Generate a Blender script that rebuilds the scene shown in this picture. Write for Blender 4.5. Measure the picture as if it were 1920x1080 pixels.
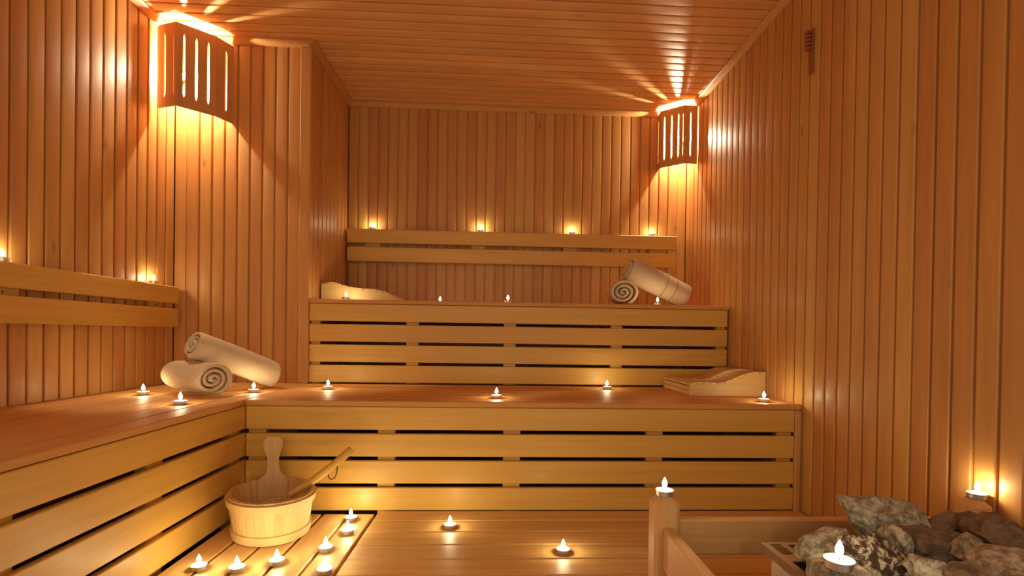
import bpy, bmesh, math, random
from mathutils import Vector, Matrix, Euler, noise

# ------------------------------------------------------------------ scene
for o in list(bpy.data.objects):
    bpy.data.objects.remove(o)
SC = bpy.context.scene
COL = SC.collection

# camera (18 mm on a 36 mm sensor, verticals kept upright with lens shift)
cam = bpy.data.cameras.new('camera')
cam.sensor_width = 36.0
cam.lens = 18.0
cam.shift_x = -0.0101
cam.shift_y = 0.0502
cam.clip_start = 0.02
camo = bpy.data.objects.new('camera', cam)
COL.objects.link(camo)
Rv = Vector((0.99882338, -0.04617499, 0.01482309))
Fv = Vector((0.04630878, 0.9988883, -0.00881277))
Uv = Vector((-0.01439969, 0.00948884, 0.99985129))
camo.matrix_world = Matrix(((Rv.x, Uv.x, -Fv.x, 0.0), (Rv.y, Uv.y, -Fv.y, 0.0), (Rv.z, Uv.z, -Fv.z, 0.7687), (0, 0, 0, 1)))
SC.camera = camo

# world: even warm fill light, added through the open front of the sauna
W = bpy.data.worlds.new('world')
SC.world = W
W.use_nodes = True
W.node_tree.nodes['Background'].inputs[0].default_value = (1.0, 0.83, 0.60, 1)
W.node_tree.nodes['Background'].inputs[1].default_value = 0.90

SC.view_settings.view_transform = 'Standard'
SC.view_settings.look = 'None'
SC.view_settings.gamma = 1.0
SC.view_settings.use_curve_mapping = False
SC.view_settings.exposure = 0.38
SC.cycles.max_bounces = 10
SC.cycles.diffuse_bounces = 6
SC.cycles.caustics_reflective = False
SC.cycles.caustics_refractive = False
SC.cycles.sample_clamp_indirect = 4.0

BULB_STRENGTH = 6800.0
FLAME_STRENGTH = 172.0

# main planes of the room (metres; z = 0 is the top of the duckboards)
XR, XL, XA, XF = 1.363, -1.8245, -1.0856, -1.0765
YF, Y2, YB = 2.2332, 2.964, 3.71
ZB1, ZB2, ZC, ZFL = 0.475, 0.957, 2.407, -0.055
Y0 = -0.55
PITCH = 0.0745

# ------------------------------------------------------------------ materials
def newmat(name):
    m = bpy.data.materials.new(name)
    m.use_nodes = True
    nt = m.node_tree
    b = nt.nodes['Principled BSDF']
    return m, nt, b

def wood(name, axis, tones, rough=0.38, grain=0.22, spec=0.5, knots=0.0, coat=0.0):
    """procedural timber: grain runs along local axis, tone differs per piece"""
    m, nt, b = newmat(name)
    N, L = nt.nodes, nt.links
    tc = N.new('ShaderNodeTexCoord')
    oi = N.new('ShaderNodeObjectInfo')
    mp = N.new('ShaderNodeMapping')
    sc = [26.0, 26.0, 26.0]
    sc['xyz'.index(axis)] = 1.1
    mp.inputs['Scale'].default_value = sc
    mul = N.new('ShaderNodeVectorMath'); mul.operation = 'SCALE'
    comb = N.new('ShaderNodeCombineXYZ')
    for i in range(3):
        L.new(oi.outputs['Random'], comb.inputs[i])
    L.new(comb.outputs[0], mul.inputs[0]); mul.inputs['Scale'].default_value = 37.0
    add = N.new('ShaderNodeVectorMath'); add.operation = 'ADD'
    L.new(tc.outputs['Object'], mp.inputs['Vector'])
    L.new(mp.outputs[0], add.inputs[0]); L.new(mul.outputs[0], add.inputs[1])
    n1 = N.new('ShaderNodeTexNoise'); n1.inputs['Scale'].default_value = 1.0
    n1.inputs['Detail'].default_value = 4.0; n1.inputs['Distortion'].default_value = 0.6
    L.new(add.outputs[0], n1.inputs['Vector'])
    n2 = N.new('ShaderNodeTexNoise'); n2.inputs['Scale'].default_value = 4.5
    n2.inputs['Detail'].default_value = 3.0
    L.new(add.outputs[0], n2.inputs['Vector'])
    ramp = N.new('ShaderNodeValToRGB')
    cr = ramp.color_ramp
    for i, t in enumerate(tones):
        e = cr.elements[i] if i < 2 else cr.elements.new(i / (len(tones) - 1))
        e.position = i / (len(tones) - 1); e.color = (*t, 1)
    L.new(oi.outputs['Random'], ramp.inputs[0])
    mixn = N.new('ShaderNodeMath'); mixn.operation = 'ADD'
    L.new(n1.outputs['Fac'], mixn.inputs[0])
    m2 = N.new('ShaderNodeMath'); m2.operation = 'MULTIPLY'; m2.inputs[1].default_value = 0.5
    L.new(n2.outputs['Fac'], m2.inputs[0]); L.new(m2.outputs[0], mixn.inputs[1])
    mr = N.new('ShaderNodeMapRange')
    mr.inputs['From Min'].default_value = 0.45; mr.inputs['From Max'].default_value = 1.05
    mr.inputs['To Min'].default_value = 1.0 - grain; mr.inputs['To Max'].default_value = 1.0 + grain
    L.new(mixn.outputs[0], mr.inputs['Value'])
    vm = N.new('ShaderNodeVectorMath'); vm.operation = 'SCALE'
    L.new(ramp.outputs[0], vm.inputs[0]); L.new(mr.outputs[0], vm.inputs['Scale'])
    col = vm.outputs[0]
    if knots > 0:
        vo = N.new('ShaderNodeTexVoronoi'); vo.inputs['Scale'].default_value = 1.0
        mk = N.new('ShaderNodeMapping')
        ks = [6.0, 6.0, 6.0]; ks['xyz'.index(axis)] = 2.6
        mk.inputs['Scale'].default_value = ks
        L.new(tc.outputs['Object'], mk.inputs['Vector'])
        ad2 = N.new('ShaderNodeVectorMath'); ad2.operation = 'ADD'
        L.new(mk.outputs[0], ad2.inputs[0]); L.new(mul.outputs[0], ad2.inputs[1])
        L.new(ad2.outputs[0], vo.inputs['Vector'])
        kr = N.new('ShaderNodeMapRange')
        kr.inputs['From Min'].default_value = 0.03; kr.inputs['From Max'].default_value = 0.09
        kr.inputs['To Min'].default_value = 1.0 - knots; kr.inputs['To Max'].default_value = 1.0
        L.new(vo.outputs['Distance'], kr.inputs['Value'])
        vk = N.new('ShaderNodeVectorMath'); vk.operation = 'SCALE'
        L.new(col, vk.inputs[0]); L.new(kr.outputs[0], vk.inputs['Scale'])
        col = vk.outputs[0]
    L.new(col, b.inputs['Base Color'])
    b.inputs['Roughness'].default_value = rough
    b.inputs['Specular IOR Level'].default_value = spec
    b.inputs['Coat Weight'].default_value = coat
    b.inputs['Coat Roughness'].default_value = 0.22
    bp = N.new('ShaderNodeBump'); bp.inputs['Strength'].default_value = 0.12
    bp.inputs['Distance'].default_value = 0.002
    L.new(n2.outputs['Fac'], bp.inputs['Height']); L.new(bp.outputs[0], b.inputs['Normal'])
    return m

WALL_T = [(0.54, 0.245, 0.078), (0.58, 0.305, 0.092), (0.52, 0.215, 0.072), (0.61, 0.345, 0.102), (0.55, 0.26, 0.078), (0.60, 0.325, 0.092)]
CEIL_T = [(0.71, 0.40, 0.16), (0.77, 0.46, 0.18), (0.68, 0.37, 0.15), (0.74, 0.43, 0.165)]
BENCH_T = [(0.65, 0.375, 0.075), (0.69, 0.415, 0.088), (0.62, 0.345, 0.068), (0.67, 0.395, 0.083)]
FLOOR_T = [(0.68, 0.42, 0.16), (0.64, 0.38, 0.135), (0.71, 0.45, 0.175)]
PALE_T = [(0.66, 0.43, 0.17), (0.71, 0.48, 0.20), (0.63, 0.40, 0.155)]
def trio(nm, tones, **k):
    return {a: wood(nm + '_' + a, a, tones, **k) for a in 'xyz'}
M_WALL = trio('wall_wood', WALL_T, rough=0.47, spec=0.38, grain=0.13, coat=0.06, knots=0.35)
M_CEIL = trio('ceiling_wood', CEIL_T, rough=0.40, spec=0.4, grain=0.13, coat=0.15, knots=0.3)
M_BENCH = trio('bench_wood', BENCH_T, rough=0.48, grain=0.11, coat=0.06)
M_SEAT = trio('seat_wood', [(0.60, 0.29, 0.085), (0.64, 0.32, 0.10), (0.57, 0.26, 0.075)], rough=0.55, spec=0.35, grain=0.14, coat=0.0)
M_FLOOR = trio('duckboard_wood', FLOOR_T, rough=0.52, spec=0.4, grain=0.14, coat=0.0)
M_PALE = trio('pale_pine', PALE_T, rough=0.5, grain=0.16)
M_POST = trio('fence_wood', [(0.60, 0.33, 0.125), (0.64, 0.36, 0.14)], rough=0.5, grain=0.12)
M_SHADE = trio('shade_wood', [(0.58, 0.27, 0.09), (0.62, 0.30, 0.10)], rough=0.45, grain=0.12)

def simple(name, col, rough=0.6, metal=0.0, spec=0.5, bump=None):
    m, nt, b = newmat(name)
    N, L = nt.nodes, nt.links
    b.inputs['Roughness'].default_value = rough
    b.inputs['Metallic'].default_value = metal
    b.inputs['Specular IOR Level'].default_value = spec
    tc = N.new('ShaderNodeTexCoord')
    n = N.new('ShaderNodeTexNoise'); n.inputs['Scale'].default_value = 60.0 if not bump else bump[0]
    n.inputs['Detail'].default_value = 4
    L.new(tc.outputs['Object'], n.inputs['Vector'])
    mr = N.new('ShaderNodeMapRange'); mr.inputs['To Min'].default_value = 0.92; mr.inputs['To Max'].default_value = 1.06
    L.new(n.outputs['Fac'], mr.inputs['Value'])
    v = N.new('ShaderNodeVectorMath'); v.operation = 'SCALE'; v.inputs[0].default_value = col
    L.new(mr.outputs[0], v.inputs['Scale']); L.new(v.outputs[0], b.inputs['Base Color'])
    if bump:
        bb = N.new('ShaderNodeBump'); bb.inputs['Strength'].default_value = bump[1]; bb.inputs['Distance'].default_value = bump[2]
        L.new(n.outputs['Fac'], bb.inputs['Height']); L.new(bb.outputs[0], b.inputs['Normal'])
    return m

M_DARK = simple('dark_floor', (0.05, 0.03, 0.02), 0.9)
M_BACK = simple('backing_timber', (0.16, 0.06, 0.022), 0.9)
M_STEEL = simple('heater_steel', (0.54, 0.44, 0.31), 0.40, 0.85)
M_ALU = simple('tealight_aluminium', (0.85, 0.83, 0.80), 0.3, 0.9)
M_WICK = simple('wick', (0.03, 0.02, 0.02), 0.9)
M_TOWEL = simple('terry_cloth', (0.68, 0.53, 0.355), 0.95, 0.0, 0.1, bump=(150.0, 0.9, 0.006))
M_BAND = simple('woven_band', (0.52, 0.38, 0.24), 0.8, 0.0, 0.1, bump=(900.0, 0.3, 0.001))
M_CERAM = simple('socket_ceramic', (0.75, 0.72, 0.66), 0.4)
M_CORD = simple('leather_cord', (0.10, 0.045, 0.018), 0.7)
M_DKWOOD = simple('dark_stained_wood', (0.30, 0.09, 0.035), 0.5)
M_SCREW = simple('screw_steel', (0.10, 0.07, 0.05), 0.5, 0.6)

def waxmat():
    m, nt, b = newmat('candle_wax')
    b.inputs['Base Color'].default_value = (0.92, 0.88, 0.78, 1)
    b.inputs['Roughness'].default_value = 0.45
    b.inputs['Subsurface Weight'].default_value = 0.3
    b.inputs['Subsurface Radius'].default_value = (0.01, 0.006, 0.003)
    return m
M_WAX = waxmat()

def emit(name, col, s):
    m = bpy.data.materials.new(name); m.use_nodes = True
    nt = m.node_tree; nt.nodes.clear()
    e = nt.nodes.new('ShaderNodeEmission'); e.inputs[0].default_value = (*col, 1); e.inputs[1].default_value = s
    o = nt.nodes.new('ShaderNodeOutputMaterial'); nt.links.new(e.outputs[0], o.inputs[0])
    return m
M_FLAME = emit('candle_flame', (1.0, 0.82, 0.46), FLAME_STRENGTH)
M_BULB = emit('glowing_bulb', (1.0, 0.83, 0.56), BULB_STRENGTH)

def stonemat(name, dark, light, scale, thr, spread=0.09):
    m, nt, b = newmat(name)
    N, L = nt.nodes, nt.links
    tc = N.new('ShaderNodeTexCoord')
    oi = N.new('ShaderNodeObjectInfo')
    ad = N.new('ShaderNodeVectorMath'); ad.operation = 'ADD'
    L.new(tc.outputs['Object'], ad.inputs[0]); L.new(oi.outputs['Random'], ad.inputs[1])
    n = N.new('ShaderNodeTexNoise'); n.inputs['Scale'].default_value = scale; n.inputs['Detail'].default_value = 8; n.inputs['Roughness'].default_value = 0.7
    L.new(ad.outputs[0], n.inputs['Vector'])
    r = N.new('ShaderNodeValToRGB')
    r.color_ramp.elements[0].position = thr - spread; r.color_ramp.elements[0].color = (*dark, 1)
    r.color_ramp.elements[1].position = thr + spread; r.color_ramp.elements[1].color = (*light, 1)
    L.new(n.outputs['Fac'], r.inputs[0])
    L.new(r.outputs[0], b.inputs['Base Color'])
    b.inputs['Roughness'].default_value = 0.85
    bb = N.new('ShaderNodeBump'); bb.inputs['Strength'].default_value = 0.7; bb.inputs['Distance'].default_value = 0.006
    L.new(n.outputs['Fac'], bb.inputs['Height']); L.new(bb.outputs[0], b.inputs['Normal'])
    return m
M_ST_GREY = stonemat('grey_stone', (0.20, 0.16, 0.11), (0.54, 0.48, 0.37), 52, 0.5)
M_ST_SPECK = stonemat('speckled_stone', (0.07, 0.035, 0.018), (0.62, 0.52, 0.38), 60, 0.53, 0.035)
M_ST_TAN = stonemat('tan_stone', (0.20, 0.125, 0.075), (0.46, 0.35, 0.24), 55, 0.5)
M_ST_BROWN = stonemat('brown_stone', (0.13, 0.075, 0.042), (0.25, 0.16, 0.10), 30, 0.5)

# ------------------------------------------------------------------ mesh helpers
def link(name, me, parent=None, mat=None, loc=(0, 0, 0), rot=(0, 0, 0)):
    if mat is not None and len(me.materials) == 0:
        me.materials.append(mat)
    o = bpy.data.objects.new(name, me)
    COL.objects.link(o)
    if parent is not None:
        o.parent = parent
    o.location = loc
    o.rotation_euler = rot
    return o

def mesh_of(bm, name, smooth=False, angle=None):
    bmesh.ops.recalc_face_normals(bm, faces=bm.faces)
    me = bpy.data.meshes.new(name)
    bm.to_mesh(me); bm.free()
    if smooth:
        for p in me.polygons:
            p.use_smooth = True
        if angle is not None:
            try:
                me.set_sharp_from_angle(angle=math.radians(angle))
            except Exception:
                pass
    return me

def bm_box(bm, lo, hi, ch=0.0):
    """box with chamfered edges (24 corner points)"""
    x0, y0, z0 = lo; x1, y1, z1 = hi
    if ch <= 0:
        vs = [bm.verts.new((x, y, z)) for x in (x0, x1) for y in (y0, y1) for z in (z0, z1)]
        for f in ((0, 1, 3, 2), (4, 6, 7, 5), (0, 4, 5, 1), (2, 3, 7, 6), (0, 2, 6, 4), (1, 5, 7, 3)):
            bm.faces.new([vs[i] for i in f])
        return
    c = ch
    pts = []
    for sx in (0, 1):
        for sy in (0, 1):
            for sz in (0, 1):
                X, Y, Z = (x0, x1)[sx], (y0, y1)[sy], (z0, z1)[sz]
                dx, dy, dz = (c, -c)[sx], (c, -c)[sy], (c, -c)[sz]
                pts += [(X, Y + dy, Z + dz), (X + dx, Y, Z + dz), (X + dx, Y + dy, Z)]
    t = bmesh.new()
    for p in pts:
        t.verts.new(p)
    r = bmesh.ops.convex_hull(t, input=t.verts)
    bmesh.ops.dissolve_limit(t, angle_limit=0.01, verts=t.verts, edges=t.edges)
    tm = bpy.data.meshes.new('tmp'); t.to_mesh(tm); t.free()
    bm.from_mesh(tm); bpy.data.meshes.remove(tm)

BOXCACHE = {}
def plank(name, parent, mats, lo, hi, ch=0.003):
    """one timber piece, mesh centred on its own middle and shared between alike pieces"""
    d = [round(hi[i] - lo[i], 4) for i in range(3)]
    ax = 'xyz'[d.index(max(d))]
    mat = mats[ax] if isinstance(mats, dict) else mats
    key = (tuple(d), ch, mat.name)
    if key not in BOXCACHE:
        bm = bmesh.new()
        bm_box(bm, [-v / 2 for v in d], [v / 2 for v in d], ch)
        BOXCACHE[key] = mesh_of(bm, name)
        BOXCACHE[key].materials.append(mat)
    return link(name, BOXCACHE[key], parent, None, [(lo[i] + hi[i]) / 2 for i in range(3)])

def empty(name, loc=(0, 0, 0), rz=0.0):
    o = bpy.data.objects.new(name, None)
    o.empty_display_size = 0.1
    COL.objects.link(o)
    o.location = loc; o.rotation_euler = (0, 0, rz)
    return o

def tag(o, label, cat, group=None):
    o['label'] = label; o['category'] = cat
    if group:
        o['group'] = group
    return o

def bm_prism(bm, poly, h0, h1, fn):
    """extrude a 2D polygon; fn(u, v, h) -> xyz"""
    a = [bm.verts.new(fn(u, v, h0)) for u, v in poly]
    b = [bm.verts.new(fn(u, v, h1)) for u, v in poly]
    n = len(poly)
    bm.faces.new(a); bm.faces.new(list(reversed(b)))
    for i in range(n):
        j = (i + 1) % n
        bm.faces.new((a[i], b[i], b[j], a[j]))

def bm_lathe(bm, prof, n=20, cap0=True, cap1=True, center=(0, 0, 0)):
    cx, cy, cz = center
    rings = []
    for r, z in prof:
        if r <= 1e-6:
            rings.append([bm.verts.new((cx, cy, cz + z))])
        else:
            rings.append([bm.verts.new((cx + r * math.cos(2 * math.pi * i / n), cy + r * math.sin(2 * math.pi * i / n), cz + z)) for i in range(n)])
    for a, b in zip(rings, rings[1:]):
        for i in range(n):
            j = (i + 1) % n
            if len(a) == 1 and len(b) == 1:
                continue
            if len(a) == 1:
                bm.faces.new((a[0], b[j], b[i]))
            elif len(b) == 1:
                bm.faces.new((a[i], a[j], b[0]))
            else:
                bm.faces.new((a[i], a[j], b[j], b[i]))
    if cap0 and len(rings[0]) > 1:
        bm.faces.new(list(reversed(rings[0])))
    if cap1 and len(rings[-1]) > 1:
        bm.faces.new(rings[-1])

def bm_tube(bm, pts, rad, n=8, flat=1.0):
    pts = [Vector(p) for p in pts]
    rads = rad if isinstance(rad, (list, tuple)) else [rad] * len(pts)
    rings = []
    up = Vector((0, 0, 1))
    for i, p in enumerate(pts):
        t = (pts[min(i + 1, len(pts) - 1)] - pts[max(i - 1, 0)]).normalized()
        s = t.cross(up)
        if s.length < 1e-4:
            s = t.cross(Vector((1, 0, 0)))
        s.normalize(); w = s.cross(t)
        rings.append([bm.verts.new(p + (s * math.cos(2 * math.pi * k / n) + w * flat * math.sin(2 * math.pi * k / n)) * rads[i]) for k in range(n)])
    for a, b in zip(rings, rings[1:]):
        for k in range(n):
            j = (k + 1) % n
            bm.faces.new((a[k], a[j], b[j], b[k]))
    bm.faces.new(list(reversed(rings[0]))); bm.faces.new(rings[-1])

# ------------------------------------------------------------------ room shell
def struct(o):
    o['kind'] = 'structure'
    return o

BOARDS = {}
def board_mesh(length, mats, ax, pitch=PITCH):
    """tongue-and-groove lining board. local: length along ax, face toward +n, recessed groove at both edges"""
    key = (round(length, 3), mats['x'].name, ax, pitch)
    if key in BOARDS:
        return BOARDS[key]
    p = pitch / 2 - 0.0001
    f = p - 0.0047
    prof = [(-p, -0.013), (-p, -0.0100), (-f, -0.0100), (-f, -0.0030), (-f + 0.0028, -0.0004), (-f + 0.0065, 0.0),
            (f - 0.0065, 0.0), (f - 0.0028, -0.0004), (f, -0.0030), (f, -0.0100), (p, -0.0100), (p, -0.013)]
    bm = bmesh.new()
    h = length / 2
    bm_prism(bm, prof, -h, h, lambda u, v, w: (u, v, w))   # u across, v = face normal, w along
    me = mesh_of(bm, 'board', True, 28)
    me.materials.append(mats[ax])
    BOARDS[key] = me
    return me

def line_wall(parent, a, b, z0, z1, normal_angle, coord, axis, first, mats=M_WALL, pitch=PITCH):
    """vertical boards. axis: 'x' boards step along x at y=coord, or 'y' boards step along y at x=coord"""
    me = board_mesh(z1 - z0, mats, 'z', pitch)
    s = first
    while s - pitch / 2 > a + 0.02:
        s -= pitch
    if axis == 'x' and s - pitch / 2 < a - 0.006:
        s += pitch
    while s + pitch / 2 <= b + pitch * 0.45:
        if s + pitch / 2 > b + 0.012:
            break
        loc = (s, coord, (z0 + z1) / 2) if axis == 'x' else (coord, s, (z0 + z1) / 2)
        o = link('board', me, parent, None, loc, (0, 0, normal_angle))
        s += pitch
    return s

def slab(name, lo, hi, mat):
    bm = bmesh.new(); bm_box(bm, lo, hi)
    me = mesh_of(bm, name); me.materials.append(mat)
    return struct(link(name, me))

floor = slab('floor', (XL - 0.1, Y0, ZFL - 0.05), (XR + 0.1, YB + 0.1, ZFL), M_DARK)
BK = 0.0135
wall_right = slab('wall_right', (XR + BK, Y0, ZFL), (XR + 0.08, YB + 0.08, ZC + 0.05), M_BACK)
wall_left = slab('wall_left', (XL - 0.08, Y0, ZFL), (XL - BK, Y2 + 0.08, ZC + 0.05), M_BACK)
wall_corner = slab('wall_back_left', (XL - BK, Y2 + BK, ZFL), (XA - BK - 0.05, Y2 + 0.08, ZC + 0.05), M_BACK)
wall_alcove = slab('wall_alcove', (XA - 0.08, Y2 + 0.08, ZFL), (XA - BK, YB + 0.08, ZC + 0.05), M_BACK)
wall_back = slab('wall_back', (XA - BK, YB + BK, ZFL), (XR + BK, YB + 0.08, ZC + 0.05), M_BACK)
ceiling = slab('ceiling', (XL - 0.1, Y0, ZC + BK), (XR + 0.1, YB + 0.1, ZC + 0.08), M_BACK)

PI = math.pi
# face normal is local +y ; rotate so it points into the room
line_wall(wall_right, Y0, YB, ZFL, ZC, PI / 2, XR, 'y', 1.3325 + PITCH / 2)
line_wall(wall_left, Y0, Y2, ZFL, ZC, -PI / 2, XL, 'y', Y2 - PITCH / 2)
line_wall(wall_corner, XL, XA - 0.055, ZFL, ZC, PI, Y2, 'x', XL + 0.03435 - 0.0047, pitch=0.0692)
line_wall(wall_alcove, Y2 + 0.004, YB, 0.3, ZC, -PI / 2, XA, 'y', Y2 + 0.0375)
line_wall(wall_back, XA, XR, 0.3, ZC, PI, YB, 'x', XA + 0.03498, pitch=0.06996)
# ceiling boards run across the room (along x), face down
def ceil_boards():
    s = 2.441 + PITCH / 2
    while s > Y0:
        s -= PITCH
    while s < YB + 0.03:
        x0 = XL if s < Y2 - PITCH * 0.4 else XA
        me = board_mesh(XR - x0, M_CEIL, 'z')
        # local (u across, v normal, w along): w->x, v->-z, u->y
        o = link('board', me, ceiling, None, ((x0 + XR) / 2, s, ZC))
        o.rotation_euler = Matrix(((0, 0, 1), (1, 0, 0), (0, -1, 0))).transposed().to_euler() if False else Matrix(((0, 0, 1), (-1, 0, 0), (0, -1, 0))).to_euler()
        s += PITCH
ceil_boards()

# cove trims between ceiling and walls; corner trim of the alcove
TRIM_N = [0]
def trim(a, b, inward, size=0.034, mats=M_WALL):
    TRIM_N[0] += 1
    a, b = Vector(a), Vector(b)
    L = (b - a).length
    d = (b - a).normalized(); n = Vector(inward).normalized()
    if d.cross(n).z < 0:
        d = -d
    prof = [(0.0, 0.0), (size, 0.0), (size, -0.009), (size * 0.78, -0.013), (0.013, -size * 0.85), (0.009, -size), (0.0, -size)]
    bm = bmesh.new()
    # local: x along, y = inward, z
    bm_prism(bm, prof, -L / 2, L / 2, lambda u, v, w: (w, u, v))
    me = mesh_of(bm, 'trim'); me.materials.append(mats['x'])
    o = link('trim_%d' % TRIM_N[0], me)
    M = Matrix((d, n, Vector((0, 0, 1)))).transposed()
    o.rotation_euler = M.to_euler(); o.location = (a + b) / 2
    return struct(o)
zc = ZC - 0.001
trim((XR, Y0, zc), (XR, YB, zc), (-1, 0, 0))
trim((XL, Y0, zc), (XL, Y2, zc), (1, 0, 0))
trim((XL, Y2, zc), (XA, Y2, zc), (0, -1, 0))
trim((XA, Y2 - 0.034, zc), (XA, YB, zc), (1, 0, 0))
trim((XA, YB, zc), (XR, YB, zc), (0, -1, 0))
def corner_trim(lo, hi):
    TRIM_N[0] += 1
    o = plank('trim_%d' % TRIM_N[0], None, M_WALL, lo, hi, 0.005)
    return struct(o)
corner_trim((XA - 0.052, Y2 - 0.012, ZB1), (XA + 0.008, Y2 + 0.03, ZC - 0.034))
corner_trim((XR - 0.03, YF - 0.006, ZFL), (XR - 0.002, YF + 0.018, ZB1 - 0.026))

# ------------------------------------------------------------------ benches
SL, GAP = 0.0990, 0.0175
def front_zs(top):
    out = []
    for i in range(4):
        z1 = top - i * (SL + GAP)
        out.append((z1 - SL, z1))
    return out

# lower bench
lower = empty('lower_bench', (0.143, YF, 0))
tag(lower, 'wide lower wooden bench across the room with a slatted front, in front of the alcove', 'bench')
def rel(parent, lo, hi):
    l = parent.location
    return [lo[i] - l[i] for i in range(3)], [hi[i] - l[i] for i in range(3)]
def part(name, parent, mats, lo, hi, ch=0.003):
    lo, hi = rel(parent, lo, hi)
    return plank(name, parent, mats, lo, hi, ch)

seam = [YF - 0.006, 2.3215, 2.4285, 2.5355, 2.6425, 2.7495, 2.8565, Y2 - 0.003]
for a, b in zip(seam, seam[1:]):
    part('seat_slat', lower, M_SEAT, (XF + 0.002, a + 0.002, 0.4505), (XR - 0.003, b - 0.0025, ZB1), 0.003)
for z0, z1 in front_zs(0.4485):
    part('front_slat', lower, M_BENCH, (XF + 0.004, YF, z0), (XR - 0.031, YF + 0.022, z1), 0.003)
for x0, x1 in ((-1.071, -0.997), (-0.5196, -0.4457), (0.0264, 0.102), (0.6646, 0.7398), (1.262, 1.330)):
    part('batten', lower, M_BENCH, (x0, YF + 0.0225, ZFL), (x1, YF + 0.062, 0.450), 0.002)
part('bearer', lower, M_BENCH, (XF + 0.03, Y2 - 0.07, 0.37), (XR - 0.01, Y2 - 0.025, 0.450), 0.002)

# left bench
left = empty('left_bench', (XF, 1.2, 0))
tag(left, 'long slatted wooden bench along the left wall, meeting the lower bench in a corner', 'bench')
xs = [XF + 0.0, -1.1735, -1.281, -1.389, -1.497, -1.605, -1.713, XL + 0.002]
for a, b in zip(xs, xs[1:]):
    part('seat_slat', left, M_SEAT, (b + 0.002, Y0 + 0.1, 0.4505), (a - 0.0025, Y2 - 0.003, ZB1), 0.003)
for z0, z1 in front_zs(0.4485):
    part('front_slat', left, M_BENCH, (XF - 0.022, Y0 + 0.1, z0), (XF, YF + 0.02, z1), 0.003)
for y0 in (0.10, 0.62, 1.14, 1.66):
    part('batten', left, M_BENCH, (XF - 0.062, y0, ZFL), (XF - 0.0225, y0 + 0.075, 0.450), 0.002)
part('batten', left, M_BENCH, (XF - 0.062, YF - 0.07, ZFL), (XF - 0.0225, YF + 0.005, 0.450), 0.002)
part('bearer', left, M_BENCH, (XL + 0.01, Y0 + 0.15, 0.37), (XL + 0.05, Y2 - 0.02, 0.450), 0.002)

# upper bench in the alcove
upper = empty('upper_bench', (0.139, Y2, ZB1))
tag(upper, 'raised upper wooden bench filling the alcove, slatted front above the lower bench', 'bench')
seam = [Y2 - 0.006, 3.068, 3.175, 3.282, 3.389, 3.496, 3.603, YB - 0.003]
for a, b in zip(seam, seam[1:]):
    part('seat_slat', upper, M_SEAT, (XA + 0.009, a + 0.002, 0.9335), (XR - 0.003, b - 0.0025, ZB2), 0.003)
for z0, z1 in front_zs(0.9315):
    part('front_slat', upper, M_BENCH, (XA + 0.009, Y2, z0), (XR - 0.014, Y2 + 0.022, z1), 0.003)
for x0, x1 in ((-1.074, -1.022), (-0.5331, -0.4626), (0.0289, 0.1007), (0.658, 0.728), (1.290, 1.345)):
    part('batten', upper, M_BENCH, (x0, Y2 + 0.0225, ZB1 + 0.001), (x1, Y2 + 0.06, 0.933), 0.002)
part('bearer', upper, M_BENCH, (XA + 0.02, YB - 0.06, 0.85), (XR - 0.01, YB - 0.02, 0.933), 0.002)

# backrests
br = empty('backrest', (0.11, YB - 0.06, 1.38))
tag(br, 'two-board wooden backrest on the alcove back wall, four tealights along its top', 'backrest')
part('backrest_board', br, M_BENCH, (-1.072, YB - 0.062, 1.400), (1.277, YB - 0.028, 1.497), 0.004)
part('backrest_board', br, M_BENCH, (-1.072, YB - 0.062, 1.270), (1.277, YB - 0.028, 1.372), 0.004)
for x0, x1 in ((-0.955, -0.848), (-0.206, -0.104), (0.453, 0.553), (1.09, 1.19)):
    part('batten', br, M_BENCH, (x0, YB - 0.0275, 1.272), (x1, YB - 0.001, 1.495), 0.002)

bl = empty('backrest', (XL + 0.06, 2.0, 0.894))
tag(bl, 'two-board wooden backrest on the left wall above the left bench', 'backrest')
part('backrest_board', bl, M_BENCH, (XL + 0.028, 0.6, 0.912), (XL + 0.062, 2.908, 1.004), 0.004)
part('backrest_board', bl, M_BENCH, (XL + 0.028, 0.6, 0.783), (XL + 0.062, 2.908, 0.884), 0.004)
for y0, y1 in ((0.95, 1.05), (1.90, 2.005), (2.73, 2.83)):
    bt = part('batten', bl, M_BENCH, (XL + 0.001, y0, 0.785), (XL + 0.0275, y1, 1.002), 0.002)
    bm = bmesh.new()
    bm_lathe(bm, [(0.0, -0.002), (0.004, -0.001), (0.0045, 0.0), (0.002, 0.0006), (0.0, 0.0004)], 10)
    sc_ = link('screw', mesh_of(bm, 'screw', True), bt, M_SCREW, (0.0135, -0.012, 0.004), (0, PI / 2, 0))

# ------------------------------------------------------------------ duckboards on the floor
d1 = empty('duckboard', (-0.79, 1.2, 0))
tag(d1, 'floor duckboard with lengthwise slats beside the left bench, holding the bucket', 'duckboard')
for i in range(5):
    x1 = -0.5155 - i * 0.1105
    part('floor_slat', d1, M_FLOOR, (x1 - 0.0995, 0.35, -0.026), (x1, 2.192, 0.0), 0.003)
for y in (0.5, 1.05, 1.6, 2.10):
    part('bearer', d1, M_FLOOR, (-1.06, y, ZFL), (-0.5165, y + 0.05, -0.0265), 0.002)
d2 = empty('duckboard', (0.4, 1.2, 0))
tag(d2, 'floor duckboard with crosswise slats in front of the lower bench', 'duckboard')
y = 2.229
for i in range(14):
    part('floor_slat', d2, M_FLOOR, (-0.505, y - 0.114, -0.026), (XR - 0.01 if i < 7 else 0.41, y, 0.0), 0.003)
    y -= 0.1205
for x in (-0.45, 0.1, 0.65, 1.25):
    part('bearer', d2, M_FLOOR, (x, 0.57 if x < 0.4 else 1.41, ZFL), (x + 0.05, 2.2, -0.0265), 0.002)

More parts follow.
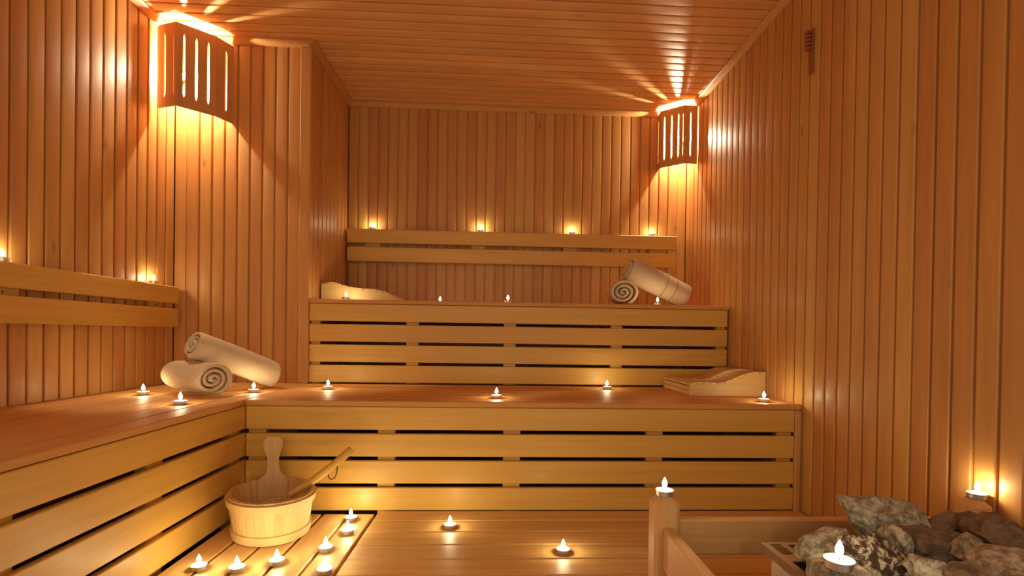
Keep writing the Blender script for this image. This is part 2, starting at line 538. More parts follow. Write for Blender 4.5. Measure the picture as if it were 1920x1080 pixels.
# ------------------------------------------------------------------ corner lamps
def lamp(corner, pts, slots, z0, z1, bulb, sgn, label):
    """pts: shade plan A,B,C,D; slots per panel: list of (fraction, half width)"""
    root = empty('wall_lamp', (corner[0], corner[1], z0))
    tag(root, label, 'lamp', None)
    H = z1 - z0
    T = 0.007
    names = ('side_panel', 'front_panel', 'side_panel')
    for k in range(3):
        P, Q = Vector(pts[k]), Vector(pts[k + 1])
        d = (Q - P); L = d.length; d.normalize()
        n = Vector((d.y, -d.x))
        if n.dot(Vector(corner) - P) < 0:
            n = -n                      # n points inside, toward the corner
        bm = bmesh.new()
        fn = lambda u, v, h: (P.x + d.x * u + n.x * h - corner[0], P.y + d.y * u + n.y * h - corner[1], v)
        sl = sorted((f * L, w) for f, w in slots[k])
        zt, zb = H * 0.865, H * 0.135
        top = [(0, H), (0, zt)]
        bot = [(0, 0), (0, zb)]
        for u, w in sl:
            top += [(u - w, zt - 0.012), (u, zt + 0.012), (u + w, zt - 0.012)]
            bot += [(u - w, zb + 0.012), (u, zb - 0.008), (u + w, zb + 0.012)]
        top += [(L, zt), (L, H)]; bot += [(L, zb), (L, 0)]
        bm_prism(bm, top, 0, T, fn); bm_prism(bm, bot, 0, T, fn)
        edges = [0.0]
        for u, w in sl:
            edges += [u - w, u + w]
        edges.append(L)
        for i in range(0, len(edges), 2):
            a, b = edges[i], edges[i + 1]
            ta = zt if i == 0 else zt - 0.012
            tb = zt if i == len(edges) - 2 else zt - 0.012
            ba = zb if i == 0 else zb + 0.012
            bb = zb if i == len(edges) - 2 else zb + 0.012
            bm_prism(bm, [(a, ba), (b, bb), (b, tb), (a, ta)], 0, T, fn)
        bm.normal_update(); bmesh.ops.triangulate(bm, faces=bm.faces)
        link(names[k], mesh_of(bm, names[k]), root, M_SHADE['z'])
    # socket on the corner, bulb in front of it
    bv = Vector(bulb) - root.location
    bm = bmesh.new()
    bm_lathe(bm, [(0.0, -0.075), (0.020, -0.075), (0.022, -0.070), (0.022, -0.035), (0.016, -0.030), (0.0, -0.030)], 16)
    # the socket points from the corner at the bulb, so the light falls freely up and down
    q = Vector((corner[0] - bulb[0], corner[1] - bulb[1], 0.0))
    yaw = math.atan2(-q.y, -q.x)
    tilt = (0, PI / 2, yaw)
    link('lamp_socket', mesh_of(bm, 'lamp_socket', True, 40), root, M_CERAM, bv, tilt)
    bm = bmesh.new()
    u = q.normalized()
    bm_tube(bm, [bv + u * 0.074, bv + u * (q.length - 0.016)], 0.007, 8)
    link('socket_arm', mesh_of(bm, 'socket_arm'), root, M_CERAM)
    # clear halogen capsule on a short pin base
    bm = bmesh.new()
    bm_lathe(bm, [(0.0, -0.031), (0.006, -0.031), (0.006, -0.0165), (0.0, -0.0165)], 12)
    link('bulb_base', mesh_of(bm, 'bulb_base', True, 40), root, M_CERAM, bv, tilt)
    bm = bmesh.new()
    bm_lathe(bm, [(0.0, -0.016), (0.006, -0.0155), (0.0078, -0.012), (0.008, 0.006), (0.0070, 0.011), (0.004, 0.0145), (0.0, 0.016)], 14)
    link('bulb', mesh_of(bm, 'bulb', True), root, M_BULB, bv, tilt)
    return root

lamp((XL, Y2), [(-1.805, 2.786), (-1.690, 2.744), (-1.552, 2.868), (-1.510, 2.963)],
     [[(0.37, 0.0062), (0.88, 0.0014)], [(0.20, 0.0055), (0.50, 0.0055), (0.80, 0.0055)], [(0.57, 0.0058)]],
     1.9325, 2.364, (-1.735, 2.900, 2.168), 1, 'slotted wooden corner lamp shade beside the left wall, the larger nearer lamp')
lamp((XR, YB), [(1.358, 3.505), (1.264, 3.502), (1.132, 3.613), (1.136, 3.709)],
     [[(0.53, 0.0045)], [(0.06, 0.0022), (0.25, 0.0055), (0.53, 0.0055), (0.83, 0.0055)], [(0.6, 0.004)]],
     1.974, 2.376, (1.282, 3.650, 2.209), -1, 'slotted wooden corner lamp shade in the far right alcove corner')

# ------------------------------------------------------------------ towels
def towel_mesh(R, L, turns, squash=0.92, seed=0):
    """rolled towel: a thick spiral sheet swept along local x (0..L), resting on z=0, rounded ends"""
    rnd = random.Random(seed)
    steps = int(30 * turns)
    r0 = R * 0.10
    pitch = (R - r0) / turns
    th = pitch * 0.88
    xsn = [0.0, 0.006, 0.02, 0.06, L * 0.33, L * 0.5, L * 0.67, L - 0.06, L - 0.02, L - 0.006, L]
    bm = bmesh.new()
    secs = []
    ph = -PI / 2 - turns * 2 * PI - 0.35
    for x in xsn:
        e = min(x, L - x)
        shrink = 0.0 if e > 0.03 else (1 - e / 0.03) ** 2 * 0.42
        outer, inner = [], []
        for i in range(steps + 1):
            f = i / steps
            a = f * turns * 2 * PI + ph
            rm = r0 + f * (R - r0)
            wob = 1 + 0.035 * math.sin(2 * a + x * 9 + ph) + 0.02 * noise.noise((a * 1.3, x * 14, seed))
            ro = (rm - th * shrink * 0.5) * wob
            ri = (max(rm - th * (1 - shrink * 0.5), r0 * 0.2)) * wob
            dx = 0.0
            if e < 0.02:
                dx = (0.010 * math.sin(f * turns * 2.4 + seed) + 0.012 * (1 - f)) * (1 if x < L / 2 else -1) * (-1 if seed % 2 else 1) * 0.6
            for rr, lst in ((ro, outer), (ri, inner)):
                yy = rr * math.cos(a) * 1.06
                zz = rr * math.sin(a) * squash
                if zz < 0:
                    zz = -R * squash * (1 - (1 - min(-zz / (R * squash), 1)) ** 1.0) * 0.94
                lst.append(bm.verts.new((x + dx, yy, zz + R * squash * 0.94)))
        secs.append((outer, inner))
    for (o1, i1), (o2, i2) in zip(secs, secs[1:]):
        for i in range(steps):
            bm.faces.new((o1[i], o1[i + 1], o2[i + 1], o2[i]))
            bm.faces.new((i1[i], i2[i], i2[i + 1], i1[i + 1]))
        bm.faces.new((o1[0], o2[0], i2[0], i1[0]))
        bm.faces.new((o1[-1], i1[-1], i2[-1], o2[-1]))
    for (o, n_) in (secs[0], secs[-1]):
        for i in range(steps):
            bm.faces.new((o[i], n_[i], n_[i + 1], o[i + 1]))
    return mesh_of(bm, 'towel', True)

def place_axis(o, p, d, roll=0.0):
    """local x along d, z as upright as possible, at p"""
    x = Vector(d).normalized()
    y = Vector((0, 0, 1)).cross(x).normalized()
    z = x.cross(y)
    o.matrix_world = Matrix.Translation(Vector(p)) @ Matrix((x, y, z)).transposed().to_4x4() @ Matrix.Rotation(roll, 4, 'X')

t1 = link('rolled_towel', towel_mesh(0.084, 0.31, 3.2, 0.97, 1), None, M_TOWEL)
tag(t1, 'cream rolled towel lying flat on the left bench, its spiral end facing the room', 'towel')
place_axis(t1, (-1.250, 2.31, ZB1 + 0.001), (-0.84, 0.55, 0))
t2 = link('rolled_towel', towel_mesh(0.080, 0.42, 3.4, 0.97, 2), None, M_TOWEL)
tag(t2, 'cream rolled towel leaning on another rolled towel on the left bench', 'towel')
A_ = Vector((-1.420, 2.385, 0.636)); B_ = Vector((-1.195, 2.70, 0.474))
place_axis(t2, A_, B_ - A_)

t3 = link('rolled_towel', towel_mesh(0.094, 0.26, 3.2, 0.95, 4), None, M_TOWEL)
tag(t3, 'small cream rolled towel with its spiral end showing, on the upper bench', 'towel')
place_axis(t3, (0.765, 3.13, ZB2 + 0.001), (0.12, 1.0, 0))
t4 = link('rolled_towel', towel_mesh(0.098, 0.42, 3.2, 0.95, 3), None, M_TOWEL)
tag(t4, 'cream towel with woven border bands propped on the small roll, upper bench', 'towel')
A_ = Vector((0.775, 3.22, 1.112)); B_ = Vector((1.135, 3.25, 0.957))
place_axis(t4, A_, B_ - A_)
def band(parent, x0, x1, R, turns, sq, seed):
    """flat woven band that follows the outer turn of the roll"""
    bm = bmesh.new()
    n = 44
    r0 = R * 0.10
    ph = -PI / 2 - turns * 2 * PI - 0.35
    rows = []
    for x in (x0, x0 + 0.002, x1 - 0.002, x1):
        lift = -0.002 if x in (x0, x1) else 0.0016
        row = []
        for i in range(n + 1):
            f = 1 - (i / n) / turns
            a = f * turns * 2 * PI + ph
            wob = 1 + 0.035 * math.sin(2 * a + x * 9 + ph) + 0.02 * noise.noise((a * 1.3, x * 14, seed))
            rr = (r0 + f * (R - r0)) * wob + lift
            zz = rr * math.sin(a) * sq
            if zz < 0:
                zz *= 0.94
            row.append(bm.verts.new((x, rr * math.cos(a) * 1.06, zz + R * sq * 0.94)))
        rows.append(row)
    for a, b in zip(rows, rows[1:]):
        for i in range(n):
            bm.faces.new((a[i], a[i + 1], b[i + 1], b[i]))
    return link('border_band', mesh_of(bm, 'border_band', True), parent, M_BAND)
band(t4, 0.240, 0.254, 0.098, 3.2, 0.95, 3)
band(t4, 0.305, 0.319, 0.098, 3.2, 0.95, 3)

# ------------------------------------------------------------------ sloping headrests
def headrest(loc, prof, depth, label, mirror=False):
    """prof: (x, height) along local x; side boards front and back, slats across the top, end board"""
    root = empty('headrest', loc)
    tag(root, label, 'headrest')
    T = 0.018
    st = 0.011
    poly = [(x, z - st) for x, z in prof]
    base = [(prof[0][0], 0.0)] + [(x, max(z, 0.004)) for x, z in poly] + [(prof[-1][0], 0.0)]
    for y in (0.004, depth - T - 0.004):
        bm = bmesh.new()
        bm_prism(bm, base, y, y + T, lambda u, v, h: (u, h, v))
        bm.normal_update(); bmesh.ops.triangulate(bm, faces=bm.faces)
        link('side_board', mesh_of(bm, 'side_board'), root, M_PALE['x'])
    # slats laid over the curve
    def zat(x):
        for (xa, za), (xb, zb) in zip(prof, prof[1:]):
            if xa <= x <= xb:
                t = (x - xa) / max(xb - xa, 1e-6)
                return za + t * (zb - za)
        return prof[-1][1]
    xa, xb = prof[0][0], prof[-1][0]
    n = 11
    w = (xb - xa) / n
    for i in range(n):
        x0 = xa + i * w + 0.0015; x1 = xa + (i + 1) * w - 0.0015
        za, zb = zat(x0), zat(x1)
        if min(za, zb) < st + 0.002:
            za = max(za, st + 0.002); zb = max(zb, st + 0.002)
        bm = bmesh.new()
        bm_prism(bm, [(x0, za - st + 0.0005), (x1, zb - st + 0.0005), (x1, zb), (x0, za)], 0.0, depth, lambda u, v, h: (u, h, v))
        link('slat', mesh_of(bm, 'slat'), root, M_PALE['y'])
    hi = prof[-1] if prof[-1][1] > prof[0][1] else prof[0]
    lo = prof[0] if hi is prof[-1] else prof[-1]
    for p, s in ((hi, 1 if hi is prof[-1] else -1), (lo, 1 if lo is prof[-1] else -1)):
        if p[1] < 0.03:
            continue
        x0, x1 = sorted((p[0], p[0] - s * 0.016))
        zt = p[1] - st - 0.001
        for k in range(2):
            a = 0.0 + k * zt / 2; b = a + zt / 2 - 0.002
            pl = plank('end_board', root, M_PALE, (x0 + (0.0005 if s < 0 else 0.0), 0.0225, a), (x1, depth - 0.0225, b), 0.0015)
    return root

headrest((-1.074, 3.14, ZB2 + 0.0005),
         [(0.0, 0.100), (0.045, 0.112), (0.085, 0.112), (0.125, 0.098), (0.18, 0.084), (0.25, 0.078), (0.315, 0.077), (0.365, 0.068), (0.415, 0.046), (0.455, 0.018)],
         0.36, 'curved slatted wooden headrest on the upper bench at the left alcove wall')
headrest((0.966, 2.535, ZB1 + 0.0005),
         [(0.0, 0.060), (0.03, 0.069), (0.09, 0.069), (0.145, 0.0655), (0.185, 0.073), (0.235, 0.094), (0.285, 0.113), (0.33, 0.122), (0.392, 0.124)],
         0.415, 'sloping slatted wooden headrest on the lower bench against the right wall')

# ------------------------------------------------------------------ bucket and ladle
BC = Vector((-0.862, 2.005, 0.0)); BPHI = 0.55
BH = 0.160
def bucket():
    root = empty('sauna_bucket', BC, BPHI)
    tag(root, 'pale oval wooden bucket with a tall handle stave, standing on the duckboard', 'bucket')
    ar, brr, ka = 0.152, 0.186, 0.845
    def P(t, z, off=0.0):
        k = ka + (1 - ka) * z / BH
        a, b = ar * k + off, brr * k + off
        return (a * math.cos(t), b * math.sin(t), z)
    n = 26
    th = 0.015
    for i in range(n):
        t0, t1 = 2 * PI * i / n, 2 * PI * (i + 1) / n
        tm = (t0 + t1) / 2; g = 0.004
        bm = bmesh.new()
        zt = BH
        ring = []
        for z in (0.004, zt):
            row = []
            for t, off in ((t0, -th), (t0 + 0.0, -0.0018), (t0 + 0.035, 0.0), (t1 - 0.035, 0.0), (t1, -0.0018), (t1, -th)):
                row.append(bm.verts.new(P(t, z, off)))
            ring.append(row)
        m = 6
        bm.faces.new(list(reversed(ring[0]))); bm.faces.new(ring[1])
        for k in range(m):
            j = (k + 1) % m
            bm.faces.new((ring[0][k], ring[0][j], ring[1][j], ring[1][k]))
        link('stave', mesh_of(bm, 'stave'), root, M_PALE['z'])
    for z0, z1 in ((0.124, 0.153), (0.003, 0.036)):
        bm = bmesh.new()
        N = 64
        rows = []
        for z, off in ((z0, 0.0003), (z0 + 0.001, 0.0075), (z1 - 0.002, 0.0075), (z1, 0.0003)):
            rows.append([bm.verts.new(P(2 * PI * k / N, z, off)) for k in range(N)])
        for a, b in zip(rows, rows[1:]):
            for k in range(N):
                j = (k + 1) % N
                bm.faces.new((a[k], a[j], b[j], b[k]))
        h = link('hoop', mesh_of(bm, 'hoop', True, 50), root, M_PALE['x'])
        h['label'] = 'pale split-wood hoop'
    bm = bmesh.new()
    N = 48
    rows = [[bm.verts.new(P(2 * PI * k / N, z, -th + 0.001)) for k in range(N)] for z in (0.008, 0.022)]
    bm.faces.new(list(reversed(rows[0]))); bm.faces.new(rows[1])
    for k in range(N):
        j = (k + 1) % N
        bm.faces.new((rows[0][k], rows[0][j], rows[1][j], rows[1][k]))
    link('base_board', mesh_of(bm, 'base_board'), root, M_PALE['x'])
    # handle stave: paddle outline in the plane tangent to the far end of the oval
    out = []
    half = [(0.055, 0.0), (0.055, 0.150), (0.052, 0.165), (0.036, 0.178), (0.025, 0.196), (0.021, 0.222), (0.022, 0.248), (0.029, 0.272), (0.036, 0.295), (0.036, 0.312), (0.030, 0.325), (0.018, 0.332), (0.0, 0.333)]
    half = half[1:]
    out = [(-0.055, 0.045), (0.055, 0.045)] + half + [(-x, z) for x, z in reversed(half[:-1])]
    bm = bmesh.new()
    bm_prism(bm, out, 0.0, 0.017, lambda u, v, h: (u, h + (v - 0.045) * 0.12, v))
    bm.normal_update(); bmesh.ops.triangulate(bm, faces=bm.faces)
    hs = link('handle_stave', mesh_of(bm, 'handle_stave'), root, M_PALE['z'])
    hs.location = (0.022, brr * ka - 0.035, 0.0)
    hs.rotation_euler = (0, 0, -0.10)
bucket()

lad = empty('ladle', (-0.73, 2.06, 0.19))
tag(lad, 'wooden ladle with a long round handle leaning out of the bucket', 'ladle')
LP = [Vector((-0.846, 1.985, 0.115)), Vector((-0.80, 2.015, 0.135)), Vector((-0.725, 2.06, 0.180)), Vector((-0.66, 2.10, 0.230)), Vector((-0.600, 2.13, 0.286))]
LP = [p - lad.location for p in LP]
bm = bmesh.new()
bm_tube(bm, LP[1:] + [LP[-1] + (LP[-1] - LP[-2]).normalized() * 0.006], [0.013, 0.0155, 0.0165, 0.017, 0.013], 12)
link('handle', mesh_of(bm, 'handle', True, 50), lad, M_BENCH['x'])
bm = bmesh.new()
dz = (LP[1] - LP[0]).normalized()
prof = [(0.0, -0.035), (0.030, -0.034), (0.040, -0.02), (0.043, 0.012), (0.040, 0.012), (0.036, -0.016), (0.026, -0.028), (0.0, -0.029)]
bm_lathe(bm, prof, 20, False, False)
bo = link('scoop', mesh_of(bm, 'scoop', True, 50), lad, M_PALE['x'], LP[0] + Vector((-0.012, -0.01, -0.012)), (0.2, -0.25, 0))
bm = bmesh.new()
s = LP[3] + Vector((-0.006, -0.004, -0.011))
loop = [s + Vector(v) for v in ((-0.012, 0, 0.0), (-0.014, -0.001, -0.018), (-0.011, -0.002, -0.036), (0.0, -0.002, -0.046), (0.012, -0.001, -0.040), (0.020, 0, -0.022), (0.023, 0, 0.012))]
bm_tube(bm, loop, 0.0026, 6)
kn = s + Vector((-0.014, -0.001, -0.016))
bm_lathe(bm, [(0.0, -0.006), (0.0045, -0.004), (0.005, 0.0), (0.004, 0.004), (0.0, 0.006)], 8, center=kn)
lo_ = link('hanging_loop', mesh_of(bm, 'hanging_loop', True), lad, M_CORD)
lo_['label'] = 'dark leather cord loop'

# ------------------------------------------------------------------ heater guard rail
YP = 1.355
def post(cx, cy, ztop, w, label):
    root = empty('fence_post', (cx, cy, ZFL))
    tag(root, label, 'post')
    h = ztop - ZFL
    c = 0.010; t = 0.018
    bm = bmesh.new()
    W2 = w / 2
    def ring(hw, ch, z):
        return [bm.verts.new(p + (z,)) for p in ((-hw + ch, -hw), (hw - ch, -hw), (hw, -hw + ch), (hw, hw - ch), (hw - ch, hw), (-hw + ch, hw), (-hw, hw - ch), (-hw, -hw + ch))]
    rs = [ring(W2, c, 0.0), ring(W2, c, h - t), ring(W2 - 0.017, c * 0.7, h)]
    for a, b in zip(rs, rs[1:]):
        for k in range(8):
            j = (k + 1) % 8
            bm.faces.new((a[k], a[j], b[j], b[k]))
    bm.faces.new(list(reversed(rs[0]))); bm.faces.new(rs[-1])
    link('shaft', mesh_of(bm, 'shaft'), root, M_POST['z'])
    return root
post(0.452, YP, 0.343, 0.068, 'square wooden guard post with a chamfered top, a tealight standing on it')
post(1.319, YP, 0.335, 0.066, 'short chamfered wooden post against the right wall behind the heater stones')
g1 = plank('guard_rail', None, M_POST, (0.438, 0.35, 0.157), (0.466, YP - 0.0345, 0.268), 0.004)
tag(g1, 'wooden guard rail running from the guard post toward the viewer', 'rail')
g2 = plank('guard_rail', None, M_POST, (0.487, YP - 0.014, 0.186), (1.285, YP + 0.014, 0.281), 0.004)
tag(g2, 'wooden guard rail from the guard post across to the right wall', 'rail')

# ------------------------------------------------------------------ heater with stones
HX0, HX1, HY0, HY1, HZ = 0.638, 1.27, 0.62, 1.202, 0.277
ht = empty('sauna_heater', ((HX0 + HX1) / 2, (HY0 + HY1) / 2, ZFL))
tag(ht, 'steel sauna heater with a slotted rim, filled with stones beside the right wall', 'heater')
def hp(name, lo, hi, mat=M_STEEL, ch=0.0015):
    return part(name, ht, mat, lo, hi, ch)
RW = 0.058
INB = 0.018
hp('side_panel', (HX0 + INB, HY0 + INB, 0.03), (HX0 + INB + 0.003, HY1 - INB, HZ - 0.0205), ch=0.0008)
hp('side_panel', (HX1 - INB - 0.003, HY0 + INB, 0.03), (HX1 - INB, HY1 - INB, HZ - 0.0205), ch=0.0008)
hp('side_panel', (HX0 + INB + 0.004, HY1 - INB - 0.003, 0.03), (HX1 - INB - 0.004, HY1 - INB, HZ - 0.0205), ch=0.0008)
hp('side_panel', (HX0 + INB + 0.004, HY0 + INB, 0.03), (HX1 - INB - 0.004, HY0 + INB + 0.003, HZ - 0.0205), ch=0.0008)
M_SHADED_TRAY = simple('shaded_tray_steel', (0.03, 0.025, 0.02), 0.8)  # dark tray colour carries the shade seen through the rim slots
for x in (HX0 + 0.05, HX1 - 0.08):
    for y_ in (HY0 + 0.05, HY1 - 0.08):
        hp('leg', (x, y_, ZFL), (x + 0.03, y_ + 0.03, 0.0295))
hp('stone_tray', (HX0 + 0.026, HY0 + 0.026, 0.03), (HX1 - 0.026, HY1 - 0.026, 0.19), M_SHADED_TRAY, 0.004)
def rim(name, x0, y0, x1, y1, along):
    """flat slotted steel rim strip with a folded outer lip"""
    bm = bmesh.new()
    t = 0.002
    L = (y1 - y0) if along == 'y' else (x1 - x0)
    Wd = RW
    a, b = Wd * 0.27, Wd * 0.76
    def bx(u0, u1, v0, v1, z0=HZ - t, z1=HZ):
        if along == 'y':
            lo, hi = (x0 + v0, y0 + u0, z0), (x0 + v1, y0 + u1, z1)
        else:
            lo, hi = (x0 + u0, y0 + v0, z0), (x0 + u1, y0 + v1, z1)
        l = ht.location
        bm_box(bm, [lo[i] - l[i] for i in range(3)], [hi[i] - l[i] for i in range(3)])
    bx(0, L, 0, a); bx(0, L, b, Wd)
    s, g = 0.060, 0.036
    u = L - 0.008
    bx(u, L, a, b)
    while u > 0.03:
        u0 = max(u - s, 0)
        u1 = max(u0 - g, 0)
        bx(u1, u0, a, b)
        u = u1
    # folded lip
    return bm, bx, L
for nm, x0, y0, x1, y1, al, lip in (('rim', HX0, HY0, HX0 + RW, HY1, 'y', 0), ('rim', HX0 + RW + 0.0005, HY1 - RW, HX1 - RW, HY1, 'x', 1),
                                    ('rim', HX1 - RW + 0.0005, HY0, HX1, HY1, 'y', 1), ('rim', HX0 + RW + 0.0005, HY0, HX1 - RW, HY0 + RW, 'x', 0)):
    bm, bx, L = rim(nm, x0, y0, x1, y1, al)
    if lip:
        bx(0, L, RW - 0.002, RW, HZ - 0.020, HZ - 0.002)
    else:
        bx(0, L, 0, 0.002, HZ - 0.020, HZ - 0.002)
    link('rim', mesh_of(bm, 'rim'), ht, M_STEEL)

def stone(px, depth, Y, mat, label, seed, cz=0.0, sub=3):
    """px: silhouette points (pixels of the photo turned to metres at depth Y), rounded into a solid rock"""
    pts = []
    for x, y_ in px:
        d = Fv + Rv * ((x - 979.4) / 960.0) - Uv * ((y_ - 636.48) / 960.0)
        t = Y / d.y
        pts.append(Vector((d.x * t, Y, 0.7687 + d.z * t)))
    c = sum(pts, Vector()) / len(pts)
    rnd = random.Random(seed)
    bm = bmesh.new()
    for p in pts:
        q = p - c
        bm.verts.new((q.x, (rnd.random() - 0.5) * depth * 0.35, q.z))
        k = 0.62 + 0.25 * rnd.random()
        bm.verts.new((q.x * k, depth * (0.40 + 0.12 * rnd.random()), q.z * k + 0.0))
        k = 0.58 + 0.25 * rnd.random()
        bm.verts.new((q.x * k, -depth * (0.38 + 0.14 * rnd.random()), q.z * k - 0.01))
    r = bmesh.ops.convex_hull(bm, input=bm.verts)
    loose = [v for v in bm.verts if not v.link_faces]
    bmesh.ops.delete(bm, geom=loose, context='VERTS')
    bm.normal_update(); bmesh.ops.triangulate(bm, faces=bm.faces)
    bmesh.ops.subdivide_edges(bm, edges=bm.edges, cuts=sub, use_grid_fill=True)
    bmesh.ops.recalc_face_normals(bm, faces=bm.faces)
    bm.normal_update()
    for v in bm.verts:
        nn = noise.noise(v.co * 22 + Vector((seed, 0, 0))) * 0.009 + noise.noise(v.co * 60 + Vector((0, seed, 0))) * 0.006
        v.co += v.normal * nn
    me = mesh_of(bm, 'stone')
    o = link('stone', me, None, mat, c)
    tag(o, label, 'stone', None)
    return o

stone([(1578, 937), (1600, 932), (1672, 933), (1704, 940), (1722, 955), (1742, 990), (1735, 1003), (1690, 1000), (1655, 1008), (1612, 1004), (1592, 972)], 0.11, 1.15, M_ST_GREY,
      'largest pale grey stone, perched on top of the heap at its left', 11)
stone([(1502, 1050), (1508, 1030), (1520, 1012), (1550, 1000), (1582, 991), (1590, 1008), (1588, 1040), (1564, 1062), (1520, 1062)], 0.09, 1.06, M_ST_GREY,
      'grey stone at the left end of the heap, beside the slotted rim', 12)
stone([(1572, 1012), (1600, 1000), (1650, 1002), (1684, 1024), (1704, 1052), (1722, 1092), (1640, 1100), (1604, 1072), (1578, 1040)], 0.07, 0.99, M_ST_SPECK,
      'brown and cream speckled stone in the middle, right behind the heap tealight', 13)
stone([(1538, 1064), (1550, 1058), (1600, 1056), (1625, 1064), (1655, 1108), (1640, 1150), (1548, 1150), (1532, 1100)], 0.13, 0.88, M_ST_GREY,
      'pale flat-topped stone carrying the tealight on the heater', 14)
stone([(1664, 990), (1678, 985), (1692, 997), (1704, 1035), (1700, 1052), (1684, 1040), (1668, 1012)], 0.07, 1.05, M_ST_GREY,
      'narrow upright pale stone wedged between the speckled stone and the dark brown slab', 15)
stone([(1682, 986), (1740, 998), (1800, 1000), (1830, 1006), (1818, 1044), (1790, 1058), (1740, 1054), (1700, 1040), (1690, 1010)], 0.09, 1.05, M_ST_BROWN,
      'wide dark brown slab in the middle of the heap', 16)
stone([(1730, 985), (1756, 972), (1785, 961), (1826, 960), (1842, 975), (1838, 1006), (1790, 1015), (1740, 1008)], 0.06, 1.175, M_ST_BROWN,
      'dark brown stone at the back, in front of the short wall post', 17)
stone([(1828, 1000), (1846, 978), (1868, 964), (1905, 980), (1936, 1000), (1940, 1040), (1900, 1052), (1862, 1046), (1838, 1022)], 0.13, 1.07, M_ST_BROWN,
      'big dark brown peaked stone at the right edge of the photo', 18)
stone([(1802, 1048), (1812, 1020), (1826, 1003), (1848, 1024), (1862, 1045), (1850, 1060), (1818, 1062)], 0.08, 0.98, M_ST_TAN,
      'small triangular pale stone leaning between two dark brown stones', 19)
stone([(1846, 1066), (1858, 1050), (1885, 1038), (1925, 1034), (1960, 1060), (1950, 1110), (1870, 1110), (1848, 1090)], 0.10, 0.88, M_ST_TAN,
      'rounded greyish brown stone in the bottom right corner', 20)
stone([(1718, 1075), (1732, 1052), (1760, 1048), (1782, 1062), (1800, 1092), (1780, 1120), (1730, 1120)], 0.07, 0.905, M_ST_GREY,
      'rough pale stone in front of the dark brown slab', 21)
stone([(1785, 1080), (1800, 1064), (1838, 1058), (1850, 1082), (1846, 1120), (1800, 1125)], 0.07, 0.86, M_ST_BROWN,
      'brown stone at the bottom edge, left of the corner stone', 22)
# stones of the layer beneath, mostly hidden
rnd = random.Random(5)
hid = [(0.76, 1.08), (0.90, 1.08), (1.04, 1.085), (1.16, 1.08), (0.75, 0.96), (0.90, 0.965), (1.04, 0.965), (1.16, 0.96), (0.76, 0.84), (0.92, 0.84), (1.06, 0.86), (1.17, 0.84)]
for k, (x, y_) in enumerate(hid):
    bm = bmesh.new()
    for i in range(16):
        v = Vector((rnd.gauss(0, 1), rnd.gauss(0, 1), rnd.gauss(0, 1))).normalized()
        bm.verts.new((v.x * 0.064, v.y * 0.058, v.z * 0.045))
    bmesh.ops.convex_hull(bm, input=bm.verts)
    bmesh.ops.delete(bm, geom=[v for v in bm.verts if not v.link_faces], context='VERTS')
    o = link('stone', mesh_of(bm, 'stone'), None, M_ST_BROWN if k % 2 else M_ST_GREY, (x, y_, 0.238))
    tag(o, 'rough stone of the bottom layer, mostly buried under the larger stones', 'stone', 'buried heater stones')

# ------------------------------------------------------------------ hanging fitting high on the right wall
fit_ = empty('notched_wall_fitting', (XR, 2.205, 1.935))
tag(fit_, 'small dark notched wooden fitting high on the right wall', 'fitting')
bm = bmesh.new(); bm_box(bm, (-0.011, -0.014, 0.0), (-0.0005, 0.014, 0.195), 0.003)
link('back_plate', mesh_of(bm, 'back_plate'), fit_, M_DKWOOD)
for i in range(5):
    bm = bmesh.new()
    bm_box(bm, (-0.034, -0.012, 0.105 + i * 0.0175), (-0.0115, 0.012, 0.119 + i * 0.0175), 0.003)
    link('notch_block', mesh_of(bm, 'notch_block'), fit_, M_DKWOOD)

# ------------------------------------------------------------------ tealights
def make_tealight():
    root = empty('tealight', (0, 0, 0))
    bm = bmesh.new()
    bm_lathe(bm, [(0.0, 0.0), (0.0215, 0.0), (0.0225, 0.001), (0.0235, 0.0135), (0.0245, 0.0142), (0.0243, 0.015), (0.0230, 0.0145), (0.0220, 0.002), (0.0, 0.002)], 22, False, False)
    link('cup', mesh_of(bm, 'cup', True, 40), root, M_ALU)
    bm = bmesh.new()
    bm_lathe(bm, [(0.0219, 0.0025), (0.0225, 0.0132), (0.018, 0.0130), (0.008, 0.0125), (0.0, 0.0125)], 22, True, False)
    link('wax', mesh_of(bm, 'wax', True, 50), root, M_WAX)
    bm = bmesh.new()
    bm_tube(bm, [(0, 0, 0.0120), (0.0003, 0, 0.016), (0.001, 0, 0.0195)], 0.0009, 6)
    link('wick', mesh_of(bm, 'wick'), root, M_WICK)
    bm = bmesh.new()
    bm_lathe(bm, [(0.0, 0.0200), (0.0040, 0.0220), (0.0066, 0.027), (0.0068, 0.032), (0.0050, 0.038), (0.0024, 0.043), (0.0, 0.048)], 8)
    link('flame', mesh_of(bm, 'flame', True), root, M_FLAME)
    return root

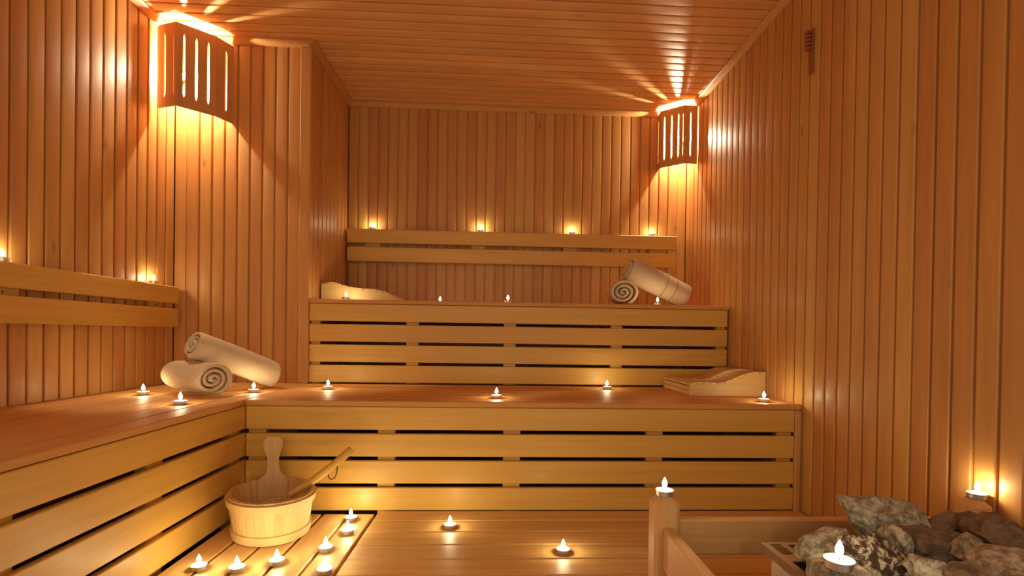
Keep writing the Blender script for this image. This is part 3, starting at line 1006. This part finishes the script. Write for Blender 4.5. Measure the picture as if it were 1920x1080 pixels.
G = 'tealights'
spots = [
    ((XL + 0.031, 1.937, 1.0045), 'lit tealight on the left wall backrest, at the left edge of the photo'),
    ((XL + 0.031, 2.748, 1.0045), 'lit tealight on the left wall backrest, near its far end'),
    ((-0.903, YB - 0.031, 1.4975), 'leftmost of the four lit tealights on the alcove backrest'),
    ((-0.140, YB - 0.031, 1.4975), 'second from left of the four tealights on the alcove backrest'),
    ((0.518, YB - 0.031, 1.4975), 'third from left of the four tealights on the alcove backrest'),
    ((1.101, YB - 0.031, 1.4975), 'rightmost tealight on the alcove backrest, below the right lamp'),
    ((-0.893, 3.035, ZB2 + 0.0005), 'lit tealight in front of the headrest on the upper bench'),
    ((-0.375, 3.28, ZB2 + 0.0005), 'half-hidden small tealight on the upper bench, right of the headrest'),
    ((0.052, 3.06, ZB2 + 0.0005), 'lit tealight alone near the middle of the upper bench'),
    ((0.945, 3.02, ZB2 + 0.0005), 'lit tealight in front of the towels on the upper bench'),
    ((-1.585, 2.365, ZB1 + 0.0005), 'lit tealight on the left bench close to the left wall'),
    ((-1.249, 2.075, ZB1 + 0.0005), 'lit tealight on the left bench in front of the flat rolled towel'),
    ((-1.165, 2.50, ZB1 + 0.0005), 'lit tealight tucked in front of the leaning towel on the left bench'),
    ((-0.872, 2.672, ZB1 + 0.0005), 'leftmost tealight on the lower bench, near its back'),
    ((-0.006, 2.365, ZB1 + 0.0005), 'lit tealight at the middle of the lower bench front edge'),
    ((0.604, 2.81, ZB1 + 0.0005), 'lit tealight at the back of the lower bench, left of the headrest'),
    ((1.232, 2.315, ZB1 + 0.0005), 'lit tealight in front of the sloping headrest by the right wall'),
    ((-0.593, 2.118, 0.0005), 'farthest floor tealight, right of the bucket by the bench front'),
    ((-0.567, 1.982, 0.0005), 'second-farthest tealight in the row on the lengthwise duckboard'),
    ((-0.597, 1.825, 0.0005), 'third-farthest tealight in the row on the lengthwise duckboard'),
    ((-0.182, 2.035, 0.0005), 'lone tealight on the crosswise duckboard, the left one of two'),
    ((0.239, 1.797, 0.0005), 'lone tealight on the crosswise duckboard, near the guard post'),
    ((-0.722, 1.722, 0.0005), 'floor tealight just in front of the bucket, right of two others'),
    ((-0.826, 1.672, 0.0005), 'floor tealight in front of the bucket, middle of the three left ones'),
    ((-0.952, 1.685, 0.0005), 'floor tealight nearest the left bench, leftmost on the floor'),
    ((-0.544, 1.655, 0.0005), 'floor tealight at the bottom edge beside the seam of the two duckboards'),
    ((0.452, YP, 0.3435), 'lit tealight on top of the guard post'),
    ((0.592, 0.853, 0.376), 'lit tealight on the heater stones'),
    ((1.331, YP, 0.3355), 'lit tealight on the short post by the right wall'),
]
first = make_tealight()
kids = list(first.children)
for i, (loc, lab) in enumerate(spots):
    if i == 0:
        r = first
    else:
        r = first.copy(); COL.objects.link(r)
        for k in kids:
            c = k.copy(); COL.objects.link(c); c.parent = r
    r.location = loc
    r.rotation_euler = (0, 0, i * 1.3)
    tag(r, lab, 'candle', G)
